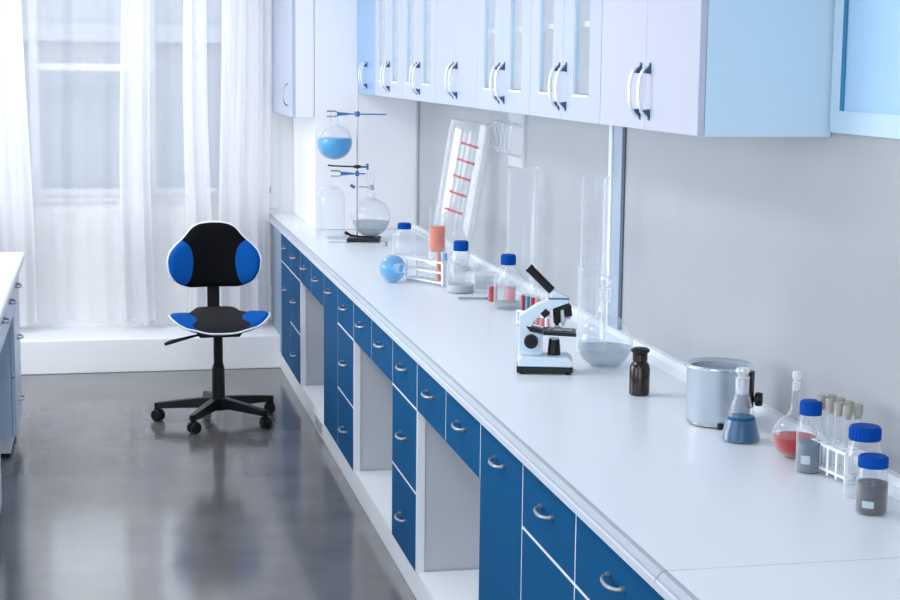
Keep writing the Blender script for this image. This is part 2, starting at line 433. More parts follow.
# ------------------------------------------------------------------ wall cabinets
XU = 1.41; ZB = 1.671; ZT = 2.42
def bow_handle(parent, y):
    h = MB(); pts = []
    for i in range(11):
        a = pi*i/10
        pts.append((-.002 - .030*sin(a)**.85, y, 1.773 - .066*cos(a)))
    h.tube(pts, [.0048]*11, 8)
    o = h.build('handle', M['bright'], parent, smooth=True)
    for s in (-1, 1):
        z = 1.773 + s*.058
        MB().prism([(-.0, z+.018*s), (0, z-.012*s), (-.017, z-.010*s)], y-.007, y+.007).build('handle_end', M['capdark'], o)
    return o
def wall_cabinet(k, label, glazed=False, tint='bluedoor', side='paleblue', y1=None):
    ya = 3.76 + .797*k; yb = y1 or ya + .797; wd = yb-ya
    t = thing('wall_cabinet', label, 'wall cabinet', (XU, ya, 0), group='pale wall cabinets over the worktop')
    b = MB()
    if glazed:
        b.box(.019, .348, 0, .016, ZB, ZT); b.box(.019, .348, wd-.016, wd-.001, ZB, ZT)
        b.box(.019, .348, .016, wd-.016, ZB, ZB+.018); b.box(.019, .348, .016, wd-.016, ZT-.018, ZT)
        b.box(.330, .348, .016, wd-.016, ZB, ZT); b.box(.03, .33, .016, wd-.016, 1.955, 1.972)
    else:
        b.box(.019, .348, 0, wd-.001, ZB, ZT)
    b.build('carcass', M[side], t, .001)
    half = wd/2
    for i in range(2):
        a, c = (0, half) if i == 0 else (half, wd)
        a += .0015; c -= .0015
        d = MB(); z0, z1 = ZB+.001, ZT-.002
        if glazed:
            mid = (a+c)/2; g0, g1 = mid-.082, mid+.082; gz0, gz1 = 1.752, ZT-.08
            d.box(0, .018, a, g0, z0, z1); d.box(0, .018, g1, c, z0, z1)
            d.box(0, .018, g0, g1, z0, gz0); d.box(0, .018, g0, g1, gz1, z1)
        else:
            d.box(0, .018, a, c, z0, z1)
        do = d.build('door', M[tint], t, 0 if glazed else .0015)
        if glazed:
            Bx(.012, .016, g0+.001, g1-.001, gz0+.001, gz1-.001).build('glass_pane', M['window'], do)
            Bx(.002, .0175, g1-.006, g1-.0005, gz0, gz1).build('glazing_bead', M['paleblue'], do)
            Bx(-.003, .010, g0, g1, gz0-.008, gz0).build('sill_bead', M['piping'], do)
        bow_handle(do, half - .038 if i == 0 else half + .038)
    return t
wall_cabinet(0, 'nearest pale wall cabinet with plain doors and a blue side panel', tint='paledoor')
wall_cabinet(1, 'pale wall cabinet with two glazed slots, next to the nearest cabinet', True)
wall_cabinet(2, 'pale glazed wall cabinet above the tall measuring cylinders, second glazed from the right', True)
wall_cabinet(3, 'pale plain-door wall cabinet between the two pairs of glazed cabinets')
wall_cabinet(4, 'pale glazed wall cabinet above the coral beaker, third glazed from the right', True)
wall_cabinet(5, 'farthest glazed wall cabinet beside the sky blue one', True)
wall_cabinet(6, 'sky blue plain wall cabinet touching the white corner column', tint='skyblue', side='skyblue', y1=9.165)
# deep corner cabinet on the column
t = thing('corner_cabinet', 'deep corner wall cabinet with white side beside the curtain', 'wall cabinet', (1.045, 9.168, 0))
cb = MB(); cb.box(.019, .122, 0, YF-9.168-.001, 1.533, ZT); 
cb.build('carcass', M['whitewall'], t, .001)
d = Bx(0, .018, .001, YF-9.168-.003, 1.533, ZT).build('door', M['bluedoor'], t, .0015)
h = MB(); h.tube([(-.002-.03*sin(pi*i/10)**.85, .20, 1.655-.06*cos(pi*i/10)) for i in range(11)], [.0048]*11, 8)
ho = h.build('handle', M['darkchrome'], d, smooth=True)
# shallow framed unit at right edge
t = thing('glazed_wall_panel', 'shallow sky blue framed glass panel on the wall at the right edge', 'cabinet', (1.748, 2.4, 0))
f = MB(); L = 1.350
f.box(0, .011, 0, L, 1.683, 1.735); f.box(0, .011, 0, L, 2.36, ZT); f.box(0, .011, L-.048, L, 1.735, 2.36); f.box(0, .011, 0, .05, 1.735, 2.36)
f.build('frame', M['paleblue'], t, .002)
Bx(.006, .010, .05, L-.048, 1.735, 2.36).build('pane', M['bluepane'], t)
Bx(.002, .0058, L-.066, L-.0485, 1.736, 2.359).build('seal', M['sealblue'], t)  # thin teal strip standing in for the shadow along the pane's edge

# ------------------------------------------------------------------ far wall details
t = tag(MB().prism([(.985, .93), (1.075, .93), (1.09, .95), (1.09, ZT), (.985, ZT)], YF-.012, YF-.001).build('wall_board', M['whitewall'], bevel=.003),
        'narrow white board on the window wall behind the far worktop end', 'panel')
t = thing('power_socket', 'small grey socket on the white board beside the curtain', 'socket', (1.008, YF-.012, 1.045))
Bx(-.022, .022, -.008, -.0005, -.02, .02).build('plate', M['printgrey'], t, .002)
Bx(-.010, .010, -.011, -.008, -.008, .008).build('outlet_hole', M['black'], t)

# housings for the added overhead fill lights, out of view
for yy, lab in ((1.4, 'white ceiling lamp over the camera end of the room'), (4.9, 'white ceiling lamp over the middle of the aisle'), (8.3, 'white ceiling lamp above the swivel chair')):
    t = thing('ceiling_lamp', lab, 'lamp', (-.3, yy, 2.75), group='ceiling lamps')
    Bx(-.33, .33, -.63, .63, 0, .049).build('housing', M['white'], t)

# ------------------------------------------------------------------ curtains
def curtain(name, x0, x1, y, z0, z1, folds, amp, m, label, taper=0.0, hem=0.03, seed=1):
    rnd = random.Random(seed); n = max(30, int(folds*26)); rows = 26
    ph = [rnd.uniform(0, 6) for _ in range(6)]
    vs = []; fs = []
    for j in range(rows+1):
        q = j/rows
        for i in range(n+1):
            u = i/n
            xm = (x0+x1)/2; wd = (x1-x0)*(1 + taper*(q-.3))
            x = xm + wd*(u-.5) + .012*sin(5*q+ph[0])
            hz = hem*(sin(9*u+ph[1]) + .6*sin(23*u+ph[2]))*.5
            z = z1 + (z0 + hz - z1)*q
            yy = y + amp*(sin(2*pi*folds*u + ph[3] + .8*sin(3*q+ph[4])) + .45*sin(2*pi*folds*2.3*u + ph[5] + q))
            if z < 1.02: yy = yy - 0.0
            vs.append((x, yy, z))
    for j in range(rows):
        for i in range(n):
            a = j*(n+1)+i; fs.append((a, a+1, a+n+2, a+n+1))
    mb = MB().add(vs, fs); o = mb.build(name, m, smooth=True)
    return tag(o, label, 'curtain', 'white curtains at the far window')
ZR = 2.70
curtain('sheer_curtain', -1.72, 1.02, YF-.10, .235, ZR, 10, .018, M['sheer'], 'wide sheer white curtain hanging right across the far window', hem=.035, seed=3)
curtain('gathered_curtain', -1.40, -.43, YF-.20, .24, ZR, 5, .026, M['drape'], 'dense white curtain gathered at the left edge behind the bench', .06, .03, seed=5)
curtain('gathered_curtain', .12, .29, YF-.20, .25, ZR, 1.4, .024, M['drape'], 'narrow gathered white curtain fold hanging just left of the chair backrest', .25, .03, seed=8)
curtain('gathered_curtain', .50, .64, YF-.20, .25, ZR, 1.3, .024, M['drape'], 'narrow gathered white curtain fold hanging directly behind the chair', .2, .03, seed=11)
curtain('gathered_curtain', .71, 1.01, YF-.20, .24, ZR, 2.6, .024, M['drape'], 'gathered white curtain at the right end, next to the corner cabinet', .1, .03, seed=14)
t = tag(MB().tube([(-1.75, YF-.22, 2.715), (1.0, YF-.22, 2.715)], .012).build('curtain_rail', M['chrome'], smooth=True), 'thin metal curtain rail above the far window', 'rail')

# ------------------------------------------------------------------ chair
ch = thing('swivel_chair', 'black and blue swivel office chair on the grey floor before the window', 'chair', (.565, 8.34, 0), R(2))
def pillow(name, half, m, u0, u1, z0, z1, thick, parent, ybase, curve, lean=0.0, nu=10, nz=44, bulge=1.0):
    """piece of a padded back between fractions u0(z)..u1(z) of its half width"""
    vs = []; fs = []
    for j in range(nz+1):
        z = z0 + (z1-z0)*j/nz; q = j/nz; h = half(q)
        a, b = u0(q, h), u1(q, h)
        for side in (0, 1):
            for i in range(nu+1):
                x = a + (b-a)*i/nu
                e = max(0.0, 1 - (abs(x)/max(h, 1e-4))**4) * max(0.0, 1-(2*q-1)**8)
                yb = ybase + curve*(-(x*x)) - lean*(z-z0)*-1
                y = yb - thick*(.35+.65*e**.5)*bulge if side == 0 else yb + .012
                vs.append((x, y, z))
    row = 2*(nu+1)
    for j in range(nz):
        for i in range(nu):
            a = j*row+i; fs.append((a, a+1, a+1+row, a+row))
            b = a+nu+1; fs.append((b, b+row, b+1+row, b+1))
        for i in (0, nu):
            a = j*row+i; b = a+nu+1
            fs.append((a, a+row, b+row, b))
    for j in (0, nz):
        for i in range(nu):
            a = j*row+i; b = a+nu+1; fs.append((a, b, b+1, a+1))
    return MB().add(vs, fs).build(name, m, parent, smooth=True)
def interp(tab, q):
    """smooth curve through the table's knots (Catmull-Rom tangents, clamped)"""
    xs = [a for a, _ in tab]; ys = [b for _, b in tab]; n = len(xs)
    if q <= xs[0]: return ys[0]
    if q >= xs[-1]: return ys[-1]
    sl = [(ys[k+1]-ys[k])/(xs[k+1]-xs[k]) for k in range(n-1)]
    def tg(k):
        if k == 0: return sl[0]
        if k == n-1: return sl[-1]
        if sl[k-1]*sl[k] <= 0: return 0.0
        return 2*sl[k-1]*sl[k]/(sl[k-1]+sl[k])
    for k in range(n-1):
        if xs[k] <= q <= xs[k+1]:
            h = xs[k+1]-xs[k]; s = (q-xs[k])/h
            return ((2*s**3-3*s*s+1)*ys[k] + (s**3-2*s*s+s)*h*tg(k) + (-2*s**3+3*s*s)*ys[k+1] + (s**3-s*s)*h*tg(k+1))
    return ys[-1]
BT = [(0, .120), (.03, .158), (.08, .190), (.16, .215), (.28, .233), (.42, .238), (.55, .226), (.65, .200), (.74, .166), (.82, .140), (.90, .118), (.96, .090), (.99, .060), (1, .035)]
bh = lambda q: interp(BT, q)
cut = lambda q, h: min(h, max(.0, interp([(0, .17), (.06, .142), (.20, .118), (.42, .108), (.58, .116), (.68, .136), (.735, .168), (.80, .3), (1, .3)], q)))
Z0, Z1 = .675, 1.012
pillow('backrest', bh, M['fabric'], lambda q, h: -cut(q, h), lambda q, h: cut(q, h), Z0, Z1, .045, ch, .20, .9)
for s, lab in ((-1, 'left'), (1, 'right')):
    o = pillow('backrest_side_panel', bh, M['bluefabric'], (lambda q, h: cut(q, h)) if s > 0 else (lambda q, h: -h), (lambda q, h: h) if s > 0 else (lambda q, h: -cut(q, h)),
               Z0, Z1, .0455, ch, .20, .9)
    pathlabel(o, 'bright blue fabric side of the backrest')
pp = []
N = 60
for i in range(N+1):
    q = .10 + (1-.10)*i/N; pp.append((bh(q)+.003, q))
pts = [(-a, .20 - .9*a*a - .012, Z0+(Z1-Z0)*q) for a, q in pp] + [(0, .188, Z1+.002)] + [(a, .20 - .9*a*a - .012, Z0+(Z1-Z0)*q) for a, q in reversed(pp)]
MB().tube(pts, .0055, 8).build('piping', M['piping'], ch, smooth=True)
# seat
def seat_pt(u, v, top):
    """u -1..1 across, v 0 (front) .. 1 (back)"""
    hw = interp([(0, .105), (.04, .165), (.12, .218), (.22, .246), (.33, .250), (.44, .232), (.55, .195), (.68, .160), (.80, .142), (.90, .118), (.97, .080), (1, .035)], v)
    x = u*hw; y = -.22 + .43*v
    wing = (abs(u)**3.0)*.062*interp([(0, .2), (.25, 1), (.5, .6), (.7, .1), (1, .0)], v)
    e = (max(0, 1-abs(u)**6)*max(0, 1-abs(2*v-1)**8))**.5
    z = .500 + wing - .006*(1-v)**2 + .050*v + (.030*e if top else -.018*e)
    return (x, y, z)
def seat_piece(name, m, ua, ub, nv=28, nu=8):
    vs = []; fs = []
    for j in range(nv+1):
        v = j/nv; a, b = ua(v), ub(v)
        for top in (1, 0):
            for i in range(nu+1): vs.append(seat_pt(a+(b-a)*i/nu, v, top))
    row = 2*(nu+1)
    for j in range(nv):
        for i in range(nu):
            a = j*row+i; fs.append((a, a+1, a+1+row, a+row)); b = a+nu+1; fs.append((b, b+row, b+1+row, b+1))
        for i in (0, nu):
            a = j*row+i; b = a+nu+1; fs.append((a, a+row, b+row, b))
    for j in (0, nv):
        for i in range(nu):
            a = j*row+i; b = a+nu+1; fs.append((a, b, b+1, a+1))
    return MB().add(vs, fs).build(name, m, ch, smooth=True)
sc = lambda v: min(1.0, interp([(0, 1.0), (.06, .80), (.16, .56), (.28, .46), (.40, .50), (.50, .68), (.58, 1), (1, 1)], v))
seat_piece('seat', M['greyfabric'], lambda v: -sc(v), lambda v: sc(v))
pathlabel(seat_piece('seat_side_panel', M['bluefabric'], lambda v: -1, lambda v: -sc(v)), 'blue fabric side wing of the seat')
pathlabel(seat_piece('seat_side_panel', M['bluefabric'], lambda v: sc(v), lambda v: 1), 'blue fabric side wing of the seat')
rim = [seat_pt(-1, v/20, 0) for v in range(10, -1, -1)] + [seat_pt(u/8, 0, 0) for u in range(-7, 8)] + [seat_pt(1, v/20, 0) for v in range(0, 11)]
MB().tube([(x*1.01, y-.002, z-.004) for x, y, z in rim], .0052, 8).build('seat_piping', M['piping'], ch, smooth=True)
MB().prism([(-.10, .452), (.10, .452), (.12, .478), (-.12, .478)], -.10, .14).build('seat_plate', M['black'], ch, .004)
MB().tube([(0, .10, .462), (0, .20, .462), (0, .235, .49), (0, .238, .60), (0, .228, .75)], .024, 10).build('back_post', M['black'], ch, smooth=True)
Bx(-.032, .032, .213, .224, .50, .80).build('back_bar', M['black'], ch, .004)
MB().tube([(-.03, -.02, .468), (-.10, -.03, .458), (-.17, -.04, .444), (-.245, -.05, .428), (-.275, -.055, .418)], [.006, .006, .008, .011, .008], 8).build('height_lever', M['black'], ch, smooth=True)
po = MB().lathe([(0, .455), (.024, .455), (.024, .30), (.028, .298), (.028, .285), (.032, .283), (.034, .12), (.040, .085), (.0, .085)], n=24).build('gas_post', M['black'], ch, smooth=True)
MB().lathe([(0, .125), (.042, .122), (.052, .09), (.048, .062), (0, .058)], n=24).build('base_hub', M['black'], ch, smooth=True)
for k, a in enumerate((168, 240, 312, 24, 96)):
    dx, dy = cos(R(a)), sin(R(a))
    lg = MB(); n = 8; pr = []
    for i in range(n+1):
        s = i/n; r = .03 + .29*s; w_ = .031 - .009*s; zt = .128 - .032*s**1.2; zb = zt - .056 + .026*s
        c = Vector((dx*r, dy*r, 0)); sd = Vector((-dy, dx, 0))*w_
        pr.append([c+sd*.7+Vector((0,0,zt)), c-sd*.7+Vector((0,0,zt)), c-sd+Vector((0,0,zb)), c+sd+Vector((0,0,zb))])
    vs = [p for r_ in pr for p in r_]; fs = [(0,1,2,3), (n*4+3, n*4+2, n*4+1, n*4)]
    for i in range(n):
        for j in range(4): fs.append((i*4+j, i*4+(j+1)%4, (i+1)*4+(j+1)%4, (i+1)*4+j))
    lg.add(vs, fs)
    leg = lg.build('base_arm', M['black'], ch, .004)
    c = Vector((dx*.322, dy*.322, 0)); ax = Vector((cos(R(a+60)), sin(R(a+60)), 0))
    cs = MB(); cs.tube([c+Vector((0,0,.055)), c+Vector((0,0,.095))], .009, 8)
    rm = ax.to_track_quat('Z', 'Y').to_matrix()
    off = Vector((-ax.y, ax.x, 0))*.012
    for sgn in (-1, 1):
        cs.lathe([(0, -.010), (.026, -.010), (.0305, -.005), (.0305, .005), (.026, .010), (0, .010)], c+off+Vector((0,0,.0306))+ax*.016*sgn, 20, rm)
    cas = cs.build('caster', M['black'], leg, smooth=True)
    hd = MB(); hd.lathe([(0, -.005), (.029, -.005), (.029, .005), (0, .005)], c+off+Vector((0,0,.036)), 16, rm)
    hd.build('caster_hood', M['greyfabric'], cas, smooth=True)

# ------------------------------------------------------------------ glassware
ZK = .9004
def lathe_part(name, prof, m, parent, n=40): return MB().lathe(prof, n=n).build(name, m, parent, smooth=True)
def bottle(x, y, r, h, label, fill=None, fh=.5, group='clear laboratory bottles with blue screw caps', paper=False, rz=0, capr=.6, fz=.003):
    t = thing('reagent_bottle', label, 'bottle', (x, y, ZK), rz, group)
    hs = h*.60; caph = h*.19; rn = r*capr*.88
    body = [(0, .001), (r*.93, .001), (r, .006), (r, hs*.92), (r*.93, hs*1.03), (rn*1.1, h*.76), (rn, h-caph-.002), (rn, h-.012)]
    lathe_part('glass_body', body, M['glass'], t)
    if fill:
        zt = h*fh; ri = r*.955
        pr = [(0, fz), (ri*.95, fz), (ri, fz+.005), (ri, min(zt, hs*.9)), (0, min(zt, hs*.9))]
        lathe_part('contents', pr, M[fill], t)
    rc = r*capr
    c = MB(); nn = 48; pr = [(0, h-caph), (rc, h-caph), (rc, h-.004), (rc-.004, h), (0, h)]
    c.lathe(pr, n=nn)
    c.build('screw_cap', M['cap'], t, smooth=True)
    cr = MB()
    for k in range(24):
        a = 2*pi*k/24; p = Vector((rc*cos(a), rc*sin(a), 0))
        cr.tube([p+Vector((0,0,h-caph+.002)), p+Vector((0,0,h-.006))], .0012, 5)
    if r > .035: cr.build('cap_ribs', M['cap'], t)
    if paper:
        vs = []; fs = []; a0 = R(-150)
        for i in range(7):
            a = a0 + R(7*i)
            for z in (h*.14, h*.26): vs.append(((r+.0012)*cos(a), (r+.0012)*sin(a), z))
        for i in range(6): fs.append((2*i, 2*i+2, 2*i+3, 2*i+1))
        MB().add(vs, fs).build('paper_label', M['label'], t)
    return t
bottle(1.609, 3.485, .030, .170, 'blue-capped bottle with blue-grey contents between the red flask and white rack', 'greyfill', .43, paper=True, capr=.86)
bottle(1.634, 3.255, .041, .160, 'empty clear blue-capped bottle behind the one with dark grey contents', None, .1, capr=.84)
bottle(1.592, 3.128, .0335, .125, 'short blue-capped bottle of dark grey powder at the right edge', 'powder', .62, paper=True, capr=.95)
bottle(1.447, 6.57, .058, .215, 'clear blue-capped bottle standing left of the flat dishes, pale layer at its bottom', 'whitefill', .16, capr=.52)
bottle(1.532, 6.10, .055, .212, 'wide blue-capped bottle beside the dark red vial, in front of a tall cylinder', 'water', .12, capr=.52)
bottle(1.462, 7.95, .060, .155, 'small blue-capped bottle far back beside the retort stand', None, .1, capr=.55)

# erlenmeyer, blue
t = thing('conical_flask', 'conical flask of deep blue liquid in front of the steel pot', 'flask', (1.573, 3.815, ZK))
lathe_part('glass_body', [(0, .001), (.046, .001), (.0495, .006), (.048, .014), (.020, .112), (.0175, .122), (.0175, .162), (.0195, .165)], M['glass'], t)
lathe_part('liquid', [(0, .003), (.045, .003), (.0478, .008), (.0465, .014), (.034, .064), (0, .064)], M['dblue'], t)
lathe_part('stopper', [(0, .118), (.0155, .122), (.0172, .163), (0, .164)], M['groundglass'], t)
lathe_part('stopper_top', [(.010, .164), (.014, .172), (.019, .180), (.0165, .187), (0, .188)], M['groundglass'], t)
# round red flask
t = thing('volumetric_flask', 'round flask of red liquid with a slim stoppered neck, beside the blue conical flask', 'flask', (1.634, 3.625, ZK))
rr = .054; cz = .053
lathe_part('glass_body', [(0, .0005), (.022, .0006)] + arc_prof(rr, cz, -64, 66, 18) + [(.013, .118), (.0105, .135), (.0105, .176)], M['glass'], t)
ri = rr*.965
lathe_part('liquid', [(0, .003)] + arc_prof(ri, cz, -70, 0, 12) + [(0, cz)], M['lred'], t)
lathe_part('stopper', [(0, .165), (.008, .166), (.0105, .186), (.006, .188), (.012, .200), (.010, .212), (0, .215)], M['groundglass'], t)
# big flat flask
t = thing('boiling_flask', 'large clear stoppered flask, a third full, between microscope and brown bottle', 'flask', (1.540, 4.87, ZK))
rr = .088; cz = .077
lathe_part('glass_body', [(0, .0006), (.044, .0008)] + arc_prof(rr, cz, -58, 66, 20) + [(.030, .170), (.026, .180), (.0245, .195), (.0245, .245), (.028, .248)], M['glass'], t)
ri = rr*.965
lathe_part('liquid', [(0, .003), (.044, .003)] + arc_prof(ri, cz, -57, -10, 10) + [(0, cz-ri*sin(R(10)))], M['water'], t)
lathe_part('stopper', [(0, .205), (.018, .206), (.0225, .246), (.013, .250), (.021, .268), (.018, .284), (0, .288)], M['frost'], t)
# brown bottle
t = thing('brown_bottle', 'small brown-black bottle with a flat stopper, right of the big clear flask', 'bottle', (1.504, 4.415, ZK))
lathe_part('body', [(0, 0), (.026, 0), (.0295, .004), (.0295, .078), (.026, .090), (.019, .098), (.0185, .118), (.021, .121), (0, .121)], M['amber'], t)
lathe_part('stopper', [(0, .1215), (.0225, .1215), (.027, .127), (.027, .133), (.020, .137), (0, .137)], M['black'], t)
lathe_part('collar', [(.0187, .100), (.0215, .100), (.0215, .119), (.0187, .119)], M['amber'], t)

# steel water bath
t = thing('steel_pot', 'round brushed steel pot with black knob, against the wall behind the blue flask', 'pot', (1.590, 4.02, ZK))
lathe_part('pot_body', [(0, .012), (.080, .012), (.084, .020), (.085, .150), (.087, .153), (.090, .157), (.087, .162), (.082, .160), (.073, .156), (.072, .110), (.068, .035), (0, .033)], M['steel'], t, 56)
MB().lathe([(.089+.004*cos(a*pi/4), .157+.004*sin(a*pi/4)) for a in range(8)], n=56, closed=True).build('rim', M['chrome'], t, smooth=True)
lathe_part('base_ring', [(0, .001), (.074, .001), (.078, .004), (.078, .013), (0, .013)], M['darkchrome'], t, 48)
ax = Vector((cos(R(-30)), sin(R(-30)), 0)); rm = ax.to_track_quat('Z', 'Y').to_matrix()
kb = MB(); c = ax*.084 + Vector((0, 0, .072))
kb.lathe([(.008, 0), (.008, .012), (.017, .014), (.019, .022), (.017, .032), (0, .033)], c, 24, rm); kb.build('knob', M['black'], t, smooth=True)
st = MB(); c2 = Vector((cos(R(-40)), sin(R(-40)), 0))
vs = []; fs = []
for i in range(5):
    a = R(-34 + 5*i - 10)
    for rad in (.0855, .0935):
        for z in (.05, .146): vs.append((rad*cos(a), rad*sin(a), z))
for i in range(4):
    a = 4*i
    for p, q in ((0, 1), (1, 3), (3, 2), (2, 0)): fs.append((a+p, a+q, a+4+q, a+4+p))
fs += [(0, 1, 3, 2), (16, 18, 19, 17)]
MB().add(vs, fs).build('handle_bracket', M['black'], t)
for a in (-105, 15, 135):
    MB().tube([(.078*cos(R(a)), .078*sin(R(a)), 0), (.078*cos(R(a)), .078*sin(R(a)), .016)], .009, 12).build('foot', M['black'], t, smooth=True)

# ------------------------------------------------------------------ test tube racks
def tube_obj(x, y, z0, r, h, label, liquid=None, lh=.5, stopper=False, group='test tubes', rx=0, two=None):
    t = thing('test_tube', label, 'test tube', (x, y, z0), 0, group)
    lathe_part('glass_body', [(0, 0)] + arc_prof(r, r, -85, 0, 6) + [(r, h), (r*1.12, h+.001)], M['glass'], t, 18)
    if liquid:
        lathe_part('liquid', [(0, .002)] + arc_prof(r*.93, r, -85, 0, 6) + [(r*.93, h*lh), (0, h*lh)], M[liquid], t, 18)
    if stopper:
        lathe_part('cork', [(0, h-.008), (r*.85, h-.008), (r*.98, h+.0015), (r*1.25, h+.002), (r*1.3, h+.022), (r*1.2, h+.025), (0, h+.025)], M['cork'], t, 16)
    return t
RA = R(96.5)   # rack direction (runs along the worktop)
def rack(x, y, label, L, wd, levels, group=None, legs=True, ang=0, endh=None, holes=(4, 2)):
    t = thing('tube_rack', label, 'rack', (x, y, ZK), ang, group)
    n, rws = holes
    for z in levels:
        # plate built as strips around the tube holes
        p = MB(); th = .007; pitch = L/n; hr = .0095
        ys = [-wd/2, wd/2] if rws == 1 else [-wd/2, 0, wd/2]
        p.box(-L/2, L/2, -wd/2, -wd/2+.004, z, z+th); p.box(-L/2, L/2, wd/2-.004, wd/2, z, z+th)
        if rws == 2: p.box(-L/2, L/2, -.003, .003, z, z+th)
        for i in range(n+1):
            xx = -L/2 + pitch*i; e = pitch/2-hr
            p.box(max(-L/2, xx-e), min(L/2, xx+e), -wd/2+.004, wd/2-.004, z, z+th*.98)
        p.build('shelf', M['plastic'], t)
    H = endh or levels[-1]+.004
    for s in (-1, 1):
        e = MB(); x0 = s*L/2
        e.box(x0-.003, x0+.003, -wd/2, -wd/2+.007, 0, H); e.box(x0-.003, x0+.003, wd/2-.007, wd/2, 0, H)
        e.box(x0-.0028, x0+.0028, -wd/2, wd/2, 0, .006)
        e.build('end_frame', M['plastic'], t, .0008)
    return t
# near rack with stoppered tubes
rx, ry, ra = 1.655, 3.43, R(-84)
rack(rx, ry, 'white tube rack holding stoppered test tubes between two blue-capped bottles', .15, .052, (.012, .068), ang=ra, holes=(4, 2))
ribs = MB()
for i in range(5):
    lx = -.075 + .15*i/4
    ribs.box(lx-.0035, lx+.0035, -.0262, -.0240, .004, .070)
for o_ in [c for c in COL.objects if c.name.startswith('tube_rack')][:1]: ribs.build('side_rib', M['plastic'], o_)
places = ['window end', 'second place', 'third place', 'near end']
for i in range(4):
    for j in range(2):
        lx = -.15/2 + .15/4*(i+.5); lyy = (-.0135, .0135)[j]
        wx = rx + lx*cos(ra) - lyy*sin(ra); wy = ry + lx*sin(ra) + lyy*cos(ra)
        tube_obj(wx, wy, ZK+.006, .0085, .150, 'beige-stoppered empty test tube in the near rack, %s, %s row' % (places[i], ('wall side', 'aisle side')[j == 0]), None, stopper=True, group='stoppered tubes in the near white rack')
# middle rack behind the microscope
rx, ry, ra = 1.508, 5.60, R(-72)
rack(rx, ry, 'low white tube rack with red and blue tubes just behind the microscope', .19, .034, (.012, .052), ang=ra, holes=(6, 1))
cols = [('dred', 'dark red'), ('teal', 'teal blue'), ('lred', 'bright red'), ('pink', 'pale pink'), ('pink', 'pink'), ('coral', 'coral')]
for i, (lq, cn) in enumerate(cols):
    lx = -.19/2 + .19/6*(i+.5)
    tube_obj(rx+lx*cos(ra), ry+lx*sin(ra), ZK+.004, .009, .135, 'test tube of %s liquid in the rack behind the microscope' % cn, lq, .80, group='coloured tubes behind the microscope')
# far rack with steps and red / blue tubes
rx, ry, ra = 1.372, 6.86, R(-64)
t = rack(rx, ry, 'white three-tier tube rack between the blue round flask and capped bottle', .26, .060, (.012, .055, .098), ang=ra, holes=(6, 1))
Bx(.124, .1268, -.029, .029, .006, .112).build('end_panel', M['plastic'], t)
for i, (lq, cn) in enumerate(((('coral'), 'coral red'), (('pblue'), 'light blue'))):
    lx = -.26/2 + .26/6*(4.5+i)
    tube_obj(rx+lx*cos(ra), ry+lx*sin(ra), ZK+.004+.0, .010, .16, 'test tube of %s liquid at the near end of the three-tier rack' % cn, lq, .85, group='tubes in the three-tier rack')

# beaker with coral liquid
t = thing('beaker', 'tall beaker of coral liquid behind the three-tier rack', 'beaker', (1.440, 7.03, ZK))
lathe_part('glass_body', [(0, .0), (.036, .0), (.036, .31), (.039, .315)], M['glass'], t)
lathe_part('foot', [(.0365, .0), (.046, .0), (.046, .006), (.0365, .008)], M['glass'], t)
lathe_part('liquid', [(0, .125), (.034, .125), (.035, .130), (.035, .230), (0, .230)], M['coral'], t)
lathe_part('inner_floor', [(0, .118), (.0355, .118), (.0355, .123), (0, .123)], M['groundglass'], t)

# round flask lying on its side
t = thing('round_flask', 'round flask of pale blue liquid lying on the worktop in front of the rack', 'flask', (1.222, 6.925, ZK+.0595), 0)
t.rotation_euler = (0, R(84), R(-75))
lathe_part('glass_body', [(0, -.0595)] + arc_prof(.0595, 0, -85, 66, 20) + [(.020, .066), (.019, .105), (.022, .107)], M['glass'], t)
lathe_part('liquid', [(0, -.057)] + arc_prof(.0572, 0, -85, 70, 20) + [(0, .054)], M['pblue'], t)

# leaning graduated vessel
t = thing('graduated_vessel', 'large clear vessel with red graduation rows leaning against the wall', 'measuring vessel', (1.475, 7.12, ZK))
tilt = R(9)
t.rotation_euler = (0, tilt, R(-12)); t.location = (1.550, 7.32, ZK+.0985*sin(tilt))
lathe_part('vessel_body', [(0, 0), (.090, 0), (.093, .004), (.097, .30), (.099, .62), (.094, .665), (.103, .672)], M['frost'], t, 48)
lathe_part('base_ring', [(.0935, .0005), (.0985, .0005), (.0975, .02), (.0940, .02)], M['plastic'], t, 48)
rows = [.270, .350, .425, .500, .575]
for zi, z in enumerate(rows):
    g = MB(); rad = .0985 + .002*z
    for i in range(9):
        a0 = R(-126 + i*5.6 + zi*4); a1 = a0 + R(4.0); hh = .0042 + .002*((i*7+zi) % 3)/2; zr = z - .0015*i
        g.add([(rad*cos(a), rad*sin(a), zz) for a in (a0, a1) for zz in (zr-hh, zr+hh)] + [((rad-.0012)*cos(a), (rad-.0012)*sin(a), zz) for a in (a0, a1) for zz in (zr-hh, zr+hh)],
              [(0,2,3,1), (4,5,7,6), (0,1,5,4), (2,6,7,3), (0,4,6,2), (1,3,7,5)])
    g.build('graduation_row', M['red'], t)

